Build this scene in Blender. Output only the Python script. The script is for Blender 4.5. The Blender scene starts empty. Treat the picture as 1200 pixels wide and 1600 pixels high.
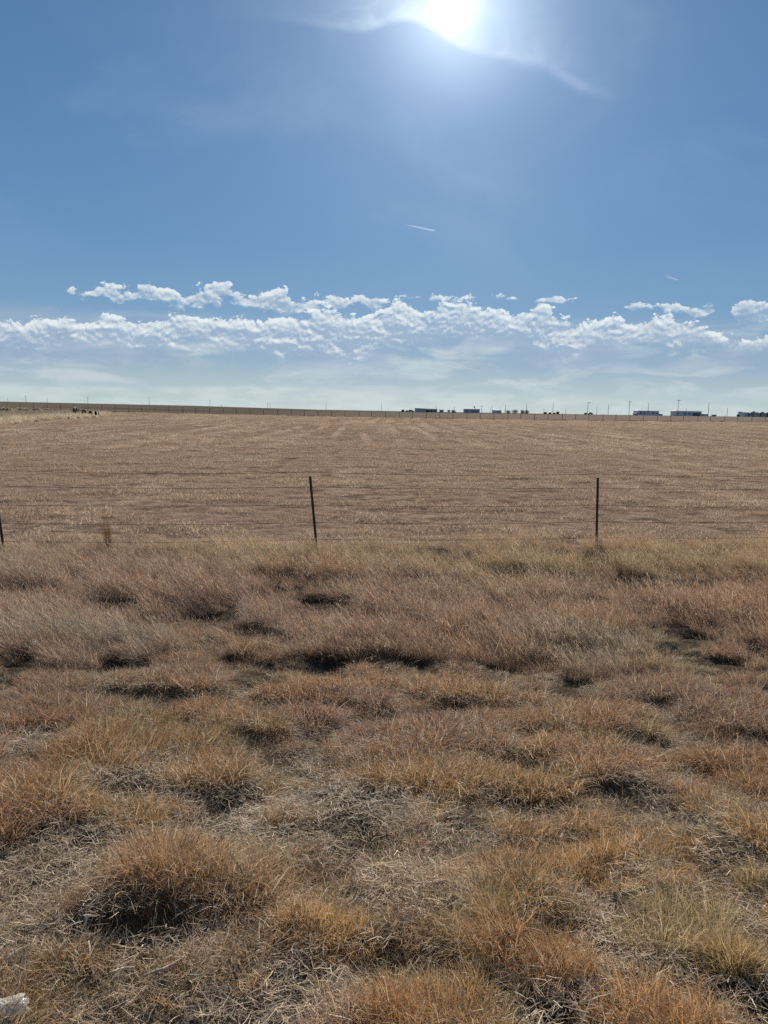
import bpy, math, random
import numpy as np
from mathutils import Vector, Matrix, Euler

SC = bpy.context.scene
COL = SC.collection
R = math.radians
rng = np.random.default_rng(7)

# ------------------------------------------------------------------ camera
CZ = 2.4
F = 1156.0
PITCH = 7.79
ROLL = 1.0
cam_d = bpy.data.cameras.new('camera')
cam = bpy.data.objects.new('camera', cam_d)
COL.objects.link(cam)
cam.location = (0, 0, CZ)
CR = Matrix.Rotation(R(90 - PITCH), 3, 'X') @ Matrix.Rotation(R(ROLL), 3, 'Z')
cam.rotation_euler = CR.to_euler()
cam_d.sensor_fit = 'VERTICAL'
cam_d.sensor_height = 36
cam_d.lens = 36 * F / 1600
cam_d.clip_start = 0.05
cam_d.clip_end = 20000
SC.camera = cam

def ray(px, py):
    v = CR @ Vector((px - 600, 800 - py, -F))
    return v.normalized()

def azel(px, py):
    v = ray(px, py)
    return math.atan2(v.x, v.y), math.asin(v.z)

# ------------------------------------------------------------------ noise helpers
def _lat(seed, n=256):
    return np.random.default_rng(seed).random((n, n))
_LAT = {}
def vnoise(x, y, seed=0):
    if seed not in _LAT: _LAT[seed] = _lat(seed)
    L = _LAT[seed]
    x = np.asarray(x, float); y = np.asarray(y, float)
    xi = np.floor(x).astype(int); yi = np.floor(y).astype(int)
    fx = x - xi; fy = y - yi
    fx = fx * fx * (3 - 2 * fx); fy = fy * fy * (3 - 2 * fy)
    a = L[xi % 256, yi % 256]; b = L[(xi + 1) % 256, yi % 256]
    c = L[xi % 256, (yi + 1) % 256]; d = L[(xi + 1) % 256, (yi + 1) % 256]
    return (a * (1 - fx) + b * fx) * (1 - fy) + (c * (1 - fx) + d * fx) * fy
def fbm(x, y, seed=0, o=4):
    s = 0; a = 0.5; t = 0
    for i in range(o):
        s = s + a * vnoise(x * 2 ** i + 17.3 * i, y * 2 ** i + 9.1 * i, seed + i); t += a; a *= 0.5
    return s / t
def sstep(a, b, x):
    t = np.clip((x - a) / (b - a), 0, 1)
    return t * t * (3 - 2 * t)

# ------------------------------------------------------------------ terrain
def sky_off(u):            # how far the far skyline stands above eye level, in pixels per focal length
    px = u * F + 600
    return np.interp(px, [-400, 0, 300, 450, 600, 800, 1200, 1600], [5, 4, 2.7, .6, -1.2, -.8, .8, 1.2])
def H(x, y):
    x = np.asarray(x, float); y = np.asarray(y, float)
    near = 0.5 * (1 - sstep(1.8, 7.2, y)) - 0.05 * np.exp(-((y - 9.0) / 1.6) ** 2)
    zf = 0.85 + 0.5 * np.clip(np.abs(x) / 87, 0, 1.5) ** 2
    field = zf * sstep(14, 320, y + 70) * 0 + zf * np.clip((y - 12) / 156, 0, 1)
    yy = np.maximum(y, 1)
    far = CZ + np.minimum(yy, 1600) * sky_off(x / yy) / F - 0.05
    k = np.clip((y - 168) / (480 - 168), 0, 1)
    z = near + np.where(y < 168, field, zf * (1 - k) + far * k)
    z = z + (fbm(x * 1.3, y * 1.8, 3) - .5) * 0.10 * (1 - sstep(12, 20, y)) * sstep(-3, 1, y)
    z = z + (sstep(.30, .72, fbm(x * 2.3 + 9, y * 4.4, 15, 3)) - .5) * np.interp(y, [3, 5, 8], [.105, .075, .07]) * (1 - sstep(11.5, 13.5, y)) * sstep(1.2, 2.2, y)
    z = z + (fbm(x * .35 + 5, y * .5, 11) - .5) * 0.12 * (1 - sstep(60, 200, y)) * sstep(-3, 1, y)
    return z
def h1(x, y):
    return float(H(np.array([x]), np.array([y]))[0])
def ground_hit(px, py):
    d = ray(px, py)
    h_ = .3
    for _ in range(12):
        p = Vector((0, 0, CZ)) + d * ((h_ - CZ) / d.z); h_ = h1(p.x, p.y)
    return p

# ------------------------------------------------------------------ mesh helpers
def mesh_np(name, verts, quads, mat=None, attrs=None, smooth=False):
    me = bpy.data.meshes.new(name)
    verts = np.asarray(verts, np.float32); quads = np.asarray(quads, np.int32)
    nv, nf, k = len(verts), len(quads), quads.shape[1]
    me.vertices.add(nv); me.vertices.foreach_set('co', verts.ravel())
    me.loops.add(nf * k); me.loops.foreach_set('vertex_index', quads.ravel())
    me.polygons.add(nf)
    me.polygons.foreach_set('loop_start', np.arange(0, nf * k, k, dtype=np.int32))
    me.polygons.foreach_set('loop_total', np.full(nf, k, np.int32))
    if smooth: me.polygons.foreach_set('use_smooth', np.ones(nf, bool))
    me.update(calc_edges=True)
    for an, av in (attrs or {}).items():
        a = me.attributes.new(an, 'FLOAT', 'POINT')
        a.data.foreach_set('value', np.asarray(av, np.float32).ravel())
    if mat: me.materials.append(mat)
    return me

class MB:
    """collects simple shapes into one mesh"""
    def __init__(s): s.v = []; s.f = []
    def add(s, vs, fs):
        b = len(s.v); s.v += [tuple(v) for v in vs]; s.f += [tuple(i + b for i in f) for f in fs]; return s
    def box(s, x0, x1, y0, y1, z0, z1):
        v = [(x, y, z) for z in (z0, z1) for y in (y0, y1) for x in (x0, x1)]
        return s.add(v, [(0, 2, 3, 1), (4, 5, 7, 6), (0, 1, 5, 4), (2, 6, 7, 3), (0, 4, 6, 2), (1, 3, 7, 5)])
    def tube(s, pts, rad, n=8, cap=True):
        pts = [Vector(p) for p in pts]
        if not hasattr(rad, '__len__'): rad = [rad] * len(pts)
        rings = []
        for i, p in enumerate(pts):
            t = (pts[min(i + 1, len(pts) - 1)] - pts[max(i - 1, 0)]).normalized()
            a = t.cross(Vector((0, 0, 1)) if abs(t.z) < .9 else Vector((1, 0, 0))).normalized(); b = t.cross(a)
            rings.append([p + (a * math.cos(k * 2 * math.pi / n) + b * math.sin(k * 2 * math.pi / n)) * rad[i] for k in range(n)])
        vs = [v for r_ in rings for v in r_]
        fs = [(i * n + k, i * n + (k + 1) % n, (i + 1) * n + (k + 1) % n, (i + 1) * n + k) for i in range(len(pts) - 1) for k in range(n)]
        if cap: fs += [tuple(range(n))[::-1], tuple((len(pts) - 1) * n + k for k in range(n))]
        return s.add(vs, fs)
    def prism(s, prof, y0, y1):     # prof: (x,z) outline, counter-clockwise seen from -y
        n = len(prof)
        v = [(x, y0, z) for x, z in prof] + [(x, y1, z) for x, z in prof]
        return s.add(v, [tuple(range(n)), tuple(range(2 * n - 1, n - 1, -1))] + [(k, n + k, n + (k + 1) % n, (k + 1) % n) for k in range(n)])
    def build(s, name, mat, parent=None, smooth=False):
        me = bpy.data.meshes.new(name); me.from_pydata(s.v, [], s.f); me.update()
        if smooth: me.polygons.foreach_set('use_smooth', [True] * len(me.polygons))
        me.materials.append(mat)
        return link(name, me, parent)

def link(name, data, parent=None):
    o = bpy.data.objects.new(name, data); COL.objects.link(o)
    if parent: o.parent = parent
    return o
def tag(o, label=None, cat=None, group=None, kind=None):
    if label: o['label'] = label
    if cat: o['category'] = cat
    if group: o['group'] = group
    if kind: o['kind'] = kind
    return o
def empty(name, loc, rz=0):
    o = link(name, None); o.location = loc; o.rotation_euler.z = rz; return o

# ------------------------------------------------------------------ node helpers
class NT:
    def __init__(s, nt): s.nt = nt; nt.nodes.clear()
    def n(s, t, **kw):
        x = s.nt.nodes.new(t)
        for k, v in kw.items(): setattr(x, k, v)
        return x
    def l(s, a, b): s.nt.links.new(a, b)
    def put(s, sock, v):
        if isinstance(v, bpy.types.NodeSocket): s.l(v, sock)
        else: sock.default_value = v
    def m(s, op, a, b=0.0, c=None, clamp=False):
        x = s.n('ShaderNodeMath', operation=op, use_clamp=clamp)
        s.put(x.inputs[0], a); s.put(x.inputs[1], b)
        if c is not None: s.put(x.inputs[2], c)
        return x.outputs[0]
    def mr(s, v, a, b, c=0.0, d=1.0, typ='SMOOTHSTEP'):
        x = s.n('ShaderNodeMapRange', interpolation_type=typ)
        for i, q in enumerate((v, a, b, c, d)): s.put(x.inputs[i], q)
        return x.outputs[0]
    def mix(s, f, a, b, bt='MIX'):
        x = s.n('ShaderNodeMix', data_type='RGBA', blend_type=bt)
        s.put(x.inputs[0], f)
        for i, q in ((6, a), (7, b)):
            if isinstance(q, tuple) and len(q) == 3: q = q + (1,)
            s.put(x.inputs[i], q)
        return x.outputs[2]
    def xyz(s, x, y, z=0.0):
        c = s.n('ShaderNodeCombineXYZ'); s.put(c.inputs[0], x); s.put(c.inputs[1], y); s.put(c.inputs[2], z); return c.outputs[0]
    def noise(s, vec, scale, detail=4, rough=.55, dist=0.0, dim='3D'):
        x = s.n('ShaderNodeTexNoise', noise_dimensions=dim); s.l(vec, x.inputs['Vector'])
        x.inputs['Scale'].default_value = scale; x.inputs['Detail'].default_value = detail
        x.inputs['Roughness'].default_value = rough; x.inputs['Distortion'].default_value = dist
        return x.outputs['Fac']
    def curve(s, v, pts):
        x = s.n('ShaderNodeFloatCurve'); c = x.mapping.curves[0]
        pts = sorted(pts)
        c.points[0].location = pts[0]; c.points[1].location = pts[-1]
        for p in pts[1:-1]: c.points.new(*p)
        for p in c.points: p.handle_type = 'AUTO_CLAMPED'
        x.mapping.extend = 'HORIZONTAL'; x.mapping.update(); s.l(v, x.inputs['Value']); return x.outputs[0]

def new_mat(name):
    m = bpy.data.materials.new(name); m.use_nodes = True
    return m, NT(m.node_tree)

def pmat(name, col, rough=.8, metal=0., nscale=20., namt=.25, spec=.3, col2=None, f2=3.):
    """painted or raw surface with mottled, worn colour"""
    m, t = new_mat(name)
    o = t.n('ShaderNodeOutputMaterial'); p = t.n('ShaderNodeBsdfPrincipled')
    tc = t.n('ShaderNodeTexCoord').outputs['Object']
    nz = t.noise(tc, nscale, 5)
    c = t.mix(t.mr(nz, .3, .7), tuple(c_ * (1 - namt) for c_ in col), tuple(min(1, c_ * (1 + namt)) for c_ in col))
    if col2:
        c = t.mix(t.mr(t.noise(tc, f2, 6, .65), .48, .6), c, col2)
    t.l(c, p.inputs['Base Color']); p.inputs['Roughness'].default_value = rough
    p.inputs['Metallic'].default_value = metal; p.inputs['Specular IOR Level'].default_value = spec
    t.l(p.outputs[0], o.inputs[0])
    return m

def grass_mat(name, col=None, trans=.42, spec=.16, rough=.6, pale=(.62, .52, .38), palecut=.86, spread=(.45, 1.35)):
    """dry blades: base colour from the tuft, varied blade by blade"""
    m, t = new_mat(name)
    o = t.n('ShaderNodeOutputMaterial')
    if col is None:
        a = t.n('ShaderNodeAttribute', attribute_type='INSTANCER', attribute_name='tint'); base = a.outputs['Color']
    else:
        rgb = t.n('ShaderNodeRGB'); rgb.outputs[0].default_value = (*col, 1); base = rgb.outputs[0]
    r_ = t.n('ShaderNodeAttribute', attribute_type='GEOMETRY', attribute_name='rnd').outputs['Fac']
    v = t.mr(r_, 0., palecut, spread[0], spread[1], 'LINEAR')
    vv = t.xyz(v, v, v)
    c = t.mix(1.0, base, vv, 'MULTIPLY')
    c = t.mix(t.mr(r_, palecut, palecut + .02), c, pale)
    c = t.mix(t.m('LESS_THAN', r_, .012), c, (.13, .20, .05))
    p = t.n('ShaderNodeBsdfPrincipled'); t.l(c, p.inputs['Base Color'])
    p.inputs['Roughness'].default_value = rough; p.inputs['Specular IOR Level'].default_value = spec
    tr = t.n('ShaderNodeBsdfTranslucent'); t.l(c, tr.inputs[0])
    mx = t.n('ShaderNodeMixShader'); mx.inputs[0].default_value = trans
    t.l(p.outputs[0], mx.inputs[1]); t.l(tr.outputs[0], mx.inputs[2]); t.l(mx.outputs[0], o.inputs[0])
    return m

# ------------------------------------------------------------------ world: sky, sun glow, clouds
SUN_AZ, SUN_EL = azel(711, 3)
SUN_DIR = Vector((math.sin(SUN_AZ) * math.cos(SUN_EL), math.cos(SUN_AZ) * math.cos(SUN_EL), math.sin(SUN_EL)))
world = bpy.data.worlds.new('World'); SC.world = world; world.use_nodes = True
world.cycles.sampling_method = 'MANUAL'; world.cycles.sample_map_resolution = 256
w = NT(world.node_tree)
A0, A1, E1 = -0.62, 0.62, 0.6
def cpts(pl, e1=E1):
    out = []
    for px, py in pl:
        a, e = azel(px, py); out.append(((a - A0) / (A1 - A0), e / e1))
    return out
tc = w.n('ShaderNodeTexCoord').outputs['Generated']
sep = w.n('ShaderNodeSeparateXYZ'); w.l(tc, sep.inputs[0])
sx, sy, sz = sep.outputs
az = w.m('ARCTAN2', sx, sy); el = w.m('ARCSINE', sz)
a01 = w.mr(az, A0, A1, 0., 1., 'LINEAR'); e01 = w.m('DIVIDE', el, E1)
sky = w.n('ShaderNodeTexSky', sky_type='NISHITA')
sky.sun_disc = False; sky.sun_elevation = SUN_EL; sky.sun_rotation = SUN_AZ
sky.air_density = 1.0; sky.dust_density = 0.6; sky.ozone_density = 2.0; sky.altitude = 900
SKY_STR = 0.10
EXPO = 0.68
fine = w.xyz(az, w.m('MULTIPLY', el, 1.65), 0.0)
def shifted(dx, dz): return w.xyz(w.m('ADD', az, dx), w.m('MULTIPLY', w.m('ADD', el, dz), 1.65), 0.0)
def puff(vec):
    n1 = w.noise(vec, 30, 8, .68, .25, '2D')
    v = w.n('ShaderNodeTexVoronoi', feature='F1', voronoi_dimensions='2D'); w.l(vec, v.inputs['Vector']); v.inputs['Scale'].default_value = 85
    v.inputs['Detail'].default_value = 3; v.inputs['Roughness'].default_value = .55
    v2 = w.m('SUBTRACT', .95, v.outputs['Distance'])
    return w.m('ADD', w.m('MULTIPLY', n1, .93), w.m('MULTIPLY', v2, .11))
P0 = puff(fine)                       # about 0.3 .. 0.8
P1 = puff(shifted(.0015, .0042))
def layer(top, bot, rag, botsoft, seed, cut=.0):
    te = w.m('MULTIPLY', w.curve(a01, cpts(top)), E1); be = w.m('MULTIPLY', w.curve(a01, cpts(bot)), E1)
    te = w.m('ADD', te, w.m('MULTIPLY', w.m('SUBTRACT', P0, .48), rag))
    be = w.m('ADD', be, w.m('MULTIPLY', w.m('SUBTRACT', w.noise(shifted(seed, 0), 22, 4, .6, 0., '2D'), .5), rag * 1.1))
    mt = w.mr(w.m('SUBTRACT', te, el), 0.0, .0022)
    mb = w.mr(w.m('SUBTRACT', el, be), 0.0, botsoft)
    return w.m('MULTIPLY', mt, mb), te
T1 = [(-60, 480), (60, 474), (92, 456), (130, 450), (175, 448), (205, 449), (228, 436), (243, 452), (275, 456), (320, 449), (345, 443), (362, 447), (375, 459), (410, 462), (440, 453), (458, 463), (500, 467), (520, 457), (545, 465), (572, 457), (600, 462), (618, 476), (700, 486), (1300, 520)]
B1 = [(-60, 460), (60, 452), (92, 462), (130, 466), (200, 474), (300, 478), (400, 480), (420, 489), (445, 495), (500, 487), (600, 480), (640, 474), (720, 470), (1300, 480)]
T2 = [(-80, 496), (0, 498), (38, 507), (55, 494), (85, 497), (105, 487), (122, 502), (170, 494), (200, 500), (250, 495), (275, 486), (300, 496), (350, 499), (400, 500), (440, 498), (470, 492), (512, 482), (540, 488), (570, 491), (600, 480), (622, 470), (655, 480), (700, 470), (730, 471), (762, 484), (800, 492), (820, 484), (845, 473), (868, 490), (920, 504), (945, 498), (990, 497), (1040, 496), (1090, 505), (1125, 520), (1150, 532), (1200, 522), (1290, 515)]
B2 = [(-80, 552), (0, 546), (100, 552), (200, 554), (300, 552), (400, 558), (500, 566), (560, 566), (620, 545), (700, 540), (740, 538), (765, 540), (800, 540), (825, 548), (850, 566), (885, 566), (930, 554), (1000, 552), (1060, 550), (1120, 552), (1200, 558), (1290, 555)]
L1, te1 = layer(T1, B1, .050, .006, 3.1)
L2, te2 = layer(T2, B2, .050, .022, 7.7)
T3 = [(-80, 520), (560, 500), (590, 474), (640, 462), (690, 465), (740, 461), (800, 466), (825, 474), (835, 466), (880, 464), (925, 467), (945, 480), (968, 484), (985, 473), (1020, 474), (1060, 478), (1095, 479), (1112, 474), (1120, 490), (1135, 492), (1150, 478), (1175, 473), (1200, 474), (1290, 476)]
B3 = [(-80, 480), (560, 470), (590, 470), (640, 465), (690, 469), (740, 468), (800, 471), (825, 468), (835, 469), (880, 470), (925, 472), (945, 470), (968, 472), (985, 484), (1020, 487), (1060, 490), (1095, 492), (1112, 484), (1120, 478), (1135, 480), (1150, 498), (1175, 506), (1200, 500), (1290, 500)]
L3, te3 = layer(T3, B3, .030, .004, 11.3)
# silhouettes lit from behind and above: bright rims and tops, blue-grey bodies
relief = w.m('MULTIPLY', w.m('SUBTRACT', P0, P1), 3.2)
def cshade(te, depth):
    rim = w.mr(w.m('SUBTRACT', te, el), 0.0, depth, .28, -.30)
    return w.m('ADD', w.m('ADD', w.m('ADD', .42, relief), rim), w.m('MULTIPLY', w.m('SUBTRACT', P0, .48), 1.6), clamp=True)
CL_D = (.330, .445, .585); CL_B = (.84, .90, .90)
# base sky, warmed and whitened towards the horizon haze
tint = w.mix(w.mr(el, 0.0, .30), (1.0, 1.0, 1.0), (1.0, 1.0, 1.0))
base = w.n('ShaderNodeVectorMath', operation='SCALE'); w.l(w.mix(1.0, sky.outputs[0], tint, 'MULTIPLY'), base.inputs[0]); base.inputs['Scale'].default_value = SKY_STR
skycol = base.outputs[0]
# measured colour of this afternoon's air, by height above the horizon
cr = w.n('ShaderNodeValToRGB'); els = cr.color_ramp
stops = [(0.0, (.470, .580, .600)), (.03, (.430, .545, .590)), (.10, (.275, .405, .535)), (.20, (.175, .330, .525)), (.33, (.124, .268, .485)), (.55, (.092, .215, .425)), (.8, (.071, .173, .360)), (1.0, (.060, .147, .315))]
els.elements[0].position = 0; els.elements[0].color = (*stops[0][1], 1); els.elements[1].position = 1; els.elements[1].color = (*stops[-1][1], 1)
for p_, c_ in stops[1:-1]:
    e_ = els.elements.new(p_); e_.color = (*c_, 1)
w.l(w.mr(el, 0.0, .62, 0.0, 1.0, 'LINEAR'), cr.inputs[0])
skycol = w.mix(.96, skycol, cr.outputs[0])
# sun aureole
dp = w.n('ShaderNodeVectorMath', operation='DOT_PRODUCT'); w.l(tc, dp.inputs[0]); dp.inputs[1].default_value = SUN_DIR
th = w.m('ARCCOSINE', dp.outputs['Value'])
def gauss(x, s): return w.m('EXPONENT', w.m('MULTIPLY', w.m('POWER', w.m('DIVIDE', x, s), 2.0), -1.0))
def addc(a, f, c):
    x = w.n('ShaderNodeVectorMath', operation='SCALE'); x.inputs[0].default_value = c; w.put(x.inputs['Scale'], f)
    y = w.n('ShaderNodeVectorMath', operation='ADD'); w.l(a, y.inputs[0]); w.l(x.outputs[0], y.inputs[1]); return y.outputs[0]
skyglow = w.m('EXPONENT', w.m('MULTIPLY', th, -5.0))
# mid haze clouds: soft, low contrast streaks between the cumulus and the horizon
strk = w.xyz(w.m('MULTIPLY', az, 1.0), w.m('MULTIPLY', el, 3.6), 4.0)
hz = w.noise(strk, 9, 6, .62, .6)
band = w.m('MULTIPLY', w.mr(el, .012, .035), w.mr(el, .085, .13, 1., 0.))
skycol = w.mix(w.m('MULTIPLY', w.m('MULTIPLY', w.mr(hz, .43, .66), band), .65), skycol, (.62, .69, .72))
shadow = w.m('MULTIPLY', w.mr(w.noise(w.xyz(az, w.m('MULTIPLY', el, 2.4), 9.), 6, 4), .41, .56), w.m('MULTIPLY', w.mr(el, .045, .07), w.mr(el, .10, .125, 1., 0.)))
skycol = w.mix(w.m('MULTIPLY', shadow, .75), skycol, (.310, .415, .570))
low = w.m('MULTIPLY', w.mr(w.m('SUBTRACT', w.m('MULTIPLY', w.curve(a01, cpts([(-80, 590), (0, 600), (200, 606), (400, 603), (600, 612), (800, 616), (1000, 628), (1290, 640)])), E1), el), -.004, .004), w.mr(w.noise(strk, 14, 7, .6), .38, .58))
skycol = w.mix(w.m('MULTIPLY', low, .50), skycol, (.66, .74, .74))
# cirrus veil by the sun
ce = w.m('MULTIPLY', w.curve(a01, cpts([(200, 20), (400, 30), (520, 46), (570, 49), (600, 40), (630, 36), (660, 42), (700, 66), (730, 84), (800, 96), (850, 104), (880, 122), (920, 142), (960, 152), (1100, 160)])), E1)
dc = w.m('SUBTRACT', el, ce)
wav = w.m('ADD', dc, w.m('MULTIPLY', w.m('SUBTRACT', w.noise(tc, 14, 5), .5), .008))
veil = w.m('MULTIPLY', w.mr(wav, -.003, .0065), w.m('EXPONENT', w.m('MULTIPLY', w.m('MAXIMUM', wav, 0.), -30.)))
amp = w.curve(a01, [(p[0], v_) for p, v_ in zip(cpts([(330, 30), (480, 40), (560, 45), (650, 40), (760, 90), (850, 104), (930, 145), (975, 152)]), [0, .12, .40, .58, .34, .26, .08, 0])])
wisp = w.m('MULTIPLY', gauss(wav, .0055), w.curve(a01, [(p[0], v_) for p, v_ in zip(cpts([(780, 96), (850, 100), (920, 142), (970, 152)]), [0, .18, .16, 0])]))
wn = w.mr(w.noise(w.xyz(az, w.m('MULTIPLY', el, 2.), 2.), 16, 6, .6, 1.), .3, .7, .45, 1.0)
skycol = w.mix(w.m('MULTIPLY', w.m('MULTIPLY', veil, amp), wn), skycol, (.80, .88, .96))
skycol = w.mix(w.m('MULTIPLY', wisp, wn), skycol, (.62, .74, .92))
# thin high veil patches
hv = w.m('MULTIPLY', w.mr(w.noise(w.xyz(az, w.m('MULTIPLY', el, 1.6), 6.), 3.2, 6, .55, .6), .45, .75), w.mr(el, .12, .3))
skycol = w.mix(w.m('MULTIPLY', hv, .16), skycol, (.52, .64, .80))
# contrail: two short strokes
def stroke(p, q, wd, amt, c):
    global skycol
    (a0, e0), (a1, e1) = azel(*p), azel(*q)
    L = math.hypot(a1 - a0, e1 - e0); ux, uy = (a1 - a0) / L, (e1 - e0) / L
    s_ = w.m('ADD', w.m('MULTIPLY', w.m('SUBTRACT', az, a0), ux), w.m('MULTIPLY', w.m('SUBTRACT', el, e0), uy))
    d_ = w.m('SUBTRACT', w.m('MULTIPLY', w.m('SUBTRACT', el, e0), ux), w.m('MULTIPLY', w.m('SUBTRACT', az, a0), uy))
    k_ = w.m('MULTIPLY', gauss(d_, wd), w.m('MULTIPLY', w.mr(s_, 0., L * .5), w.mr(s_, L * .92, L, 1., 0.)))
    skycol = w.mix(w.m('MULTIPLY', k_, amt), skycol, c)
stroke((630, 350), (681, 361), .0007, .5, (.78, .86, .93))
stroke((1036, 430), (1060, 438), .0008, .3, (.70, .80, .88))
# cumulus rows
for L_, te_, dep, amt, d0 in ((L3, te3, .010, .78, .24), (L1, te1, .018, .86, .16), (L2, te2, .028, .88, .21)):
    dens = w.mr(P0, d0, d0 + .26)
    c_ = w.mix(cshade(te_, dep), CL_D, CL_B)
    skycol = w.mix(w.m('MULTIPLY', w.m('MULTIPLY', L_, dens), amt), skycol, c_)
skycol = addc(skycol, w.m('MULTIPLY', gauss(th, .022), .62), (1.0, 1.0, 1.0))
skycol = addc(skycol, w.m('MULTIPLY', w.m('EXPONENT', w.m('MULTIPLY', th, -10.0)), .46), (.78, .90, 1.0))
skycol = addc(skycol, w.m('MULTIPLY', skyglow, .12), (.55, .78, 1.0))
skycol = addc(skycol, w.m('MULTIPLY', gauss(th, .072), .36), (.92, .95, 1.0))
skycol = w.mix(w.mr(el, -.02, -.005, 1., 0.), skycol, (.20, .17, .14))
bg = w.n('ShaderNodeBackground'); w.l(skycol, bg.inputs[0]); bg.inputs[1].default_value = 2 ** -EXPO      # keeps the sky where it is while the exposure lifts the ground
wo = w.n('ShaderNodeOutputWorld'); w.l(bg.outputs[0], wo.inputs[0])

sun_d = bpy.data.lights.new('sun', 'SUN'); sun_d.energy = 5.0; sun_d.angle = R(.53); sun_d.color = (1, .92, .80)
sun = link('sun', sun_d); sun.rotation_euler = SUN_DIR.to_track_quat('Z', 'Y').to_euler()

# ------------------------------------------------------------------ ground sheet
def axis(lo, hi, step, far, g):
    a = list(np.arange(lo, hi + 1e-6, step)); s = step; p = hi
    while p < far: s *= g; p += s; a.append(p)
    return a
ys = axis(0.5, 17, .07, 9000, 1.05); ys = [-300, -100, -40, -15, -6, -2, -.5, .1] + ys
xp = axis(0, 10, .09, 9000, 1.055); xs = [-q for q in xp[:0:-1]] + xp
X, Y = np.meshgrid(np.array(xs), np.array(ys)); Z = H(X, Y)
nx, ny = len(xs), len(ys)
ii = (np.arange(ny - 1)[:, None] * nx + np.arange(nx - 1)[None, :]).ravel()
gm, t = new_mat('ground_dry_field')
o = t.n('ShaderNodeOutputMaterial'); p = t.n('ShaderNodeBsdfPrincipled')
pos = t.n('ShaderNodeNewGeometry').outputs['Position']
sp = t.n('ShaderNodeSeparateXYZ'); t.l(pos, sp.inputs[0]); gx, gy, gz = sp.outputs
# soil and thatch of the verge
n1 = t.noise(pos, 9, 6, .65); n2 = t.noise(pos, 60, 5, .7)
soil = t.mix(t.mr(n2, .35, .68), (.034, .026, .019), (.120, .092, .064))
soil = t.mix(t.mr(n1, .5, .75), soil, (.050, .038, .028))
# mown field: clumped straw rows running to a point left of the middle
MA = azel(522, 642)[0]
ca, sa = math.cos(MA), math.sin(MA)
u = t.m('SUBTRACT', t.m('MULTIPLY', gx, ca), t.m('MULTIPLY', gy, sa)); v = t.m('ADD', t.m('MULTIPLY', gx, sa), t.m('MULTIPLY', gy, ca))
uc = t.m('ADD', u, t.m('MULTIPLY', t.m('POWER', t.m('DIVIDE', v, 60.), 2.), -1.2))
rph = t.m('ADD', t.m('MULTIPLY', uc, 2 * math.pi / 2.7), t.m('MULTIPLY', t.noise(t.xyz(t.m('MULTIPLY', uc, .1), t.m('MULTIPLY', v, .02), 0.), 1., 3), 9.))
rbr = t.mr(t.noise(t.xyz(t.m('MULTIPLY', uc, .3), t.m('MULTIPLY', v, .09), 2.), 1., 4, .65), .35, .62)
row = t.m('ADD', .40, t.m('MULTIPLY', t.m('MULTIPLY', t.m('POWER', t.m('ADD', t.m('MULTIPLY', t.m('SINE', rph), .5), .5), 2.5), .34), rbr))
row2 = t.noise(t.xyz(uc, t.m('MULTIPLY', v, .05), 5.), .22, 3, .5)
cl = t.noise(t.xyz(gx, gy, 0.), 1.7, 6, .62); cl2 = t.noise(t.xyz(gx, t.m('MULTIPLY', gy, .6), 3.), .22, 5, .6)
fine_ = t.noise(t.xyz(gx, gy, 8.), 5, 8, .78)
fieldc = t.mix(t.mr(cl, .36, .64), (.105, .074, .052), (.300, .220, .156))
fieldc = t.mix(t.m('MULTIPLY', t.mr(row, .50, .64), t.mr(gy, 35., 75., .1, .75)), fieldc, (.50, .375, .28))
fieldc = t.mix(t.m('MULTIPLY', t.mr(row2, .45, .62), .25), fieldc, (.24, .145, .10))
fieldc = t.mix(t.m('MULTIPLY', t.mr(fine_, .50, .38), .6), fieldc, (.12, .078, .055))
fieldc = t.mix(t.m('MULTIPLY', t.mr(fine_, .54, .66), .55), fieldc, (.52, .40, .26))
fieldc = t.mix(t.m('MULTIPLY', t.mr(cl2, .40, .60), .35), fieldc, (.25, .162, .125))
# land beyond the far fence: olive scrub, bare reddish stripes
fv = t.xyz(t.m('MULTIPLY', gx, .006), t.m('MULTIPLY', gy, .03), 0.)
fn = t.noise(fv, 1.6, 5, .6)
farc = t.mix(t.mr(fn, .42, .58), (.085, .078, .058), (.150, .116, .090))
farc = t.mix(t.m('MULTIPLY', t.mr(gx, -60., 60.), t.mr(gy, 600., 300.)), farc, (.200, .158, .126))
fz = t.mr(gy, 12.2, 13.6); far_f = t.mr(gy, 168., 170.)
c = t.mix(fz, soil, fieldc); c = t.mix(far_f, c, farc)
t.l(c, p.inputs['Base Color']); p.inputs['Roughness'].default_value = .95; p.inputs['Specular IOR Level'].default_value = 0.0
bmp = t.n('ShaderNodeBump'); bmp.inputs['Distance'].default_value = .22; bmp.inputs['Strength'].default_value = .8
t.l(t.m('ADD', t.m('ADD', cl, t.m('MULTIPLY', fine_, .35)), t.m('MULTIPLY', row, .6)), bmp.inputs['Height']); t.l(bmp.outputs[0], p.inputs['Normal'])
t.l(p.outputs[0], o.inputs[0])
ground = link('ground', mesh_np('ground', np.stack([X.ravel(), Y.ravel(), Z.ravel()], 1), np.stack([ii, ii + 1, ii + nx + 1, ii + nx], 1), gm, smooth=True))
tag(ground, kind='structure')

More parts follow.
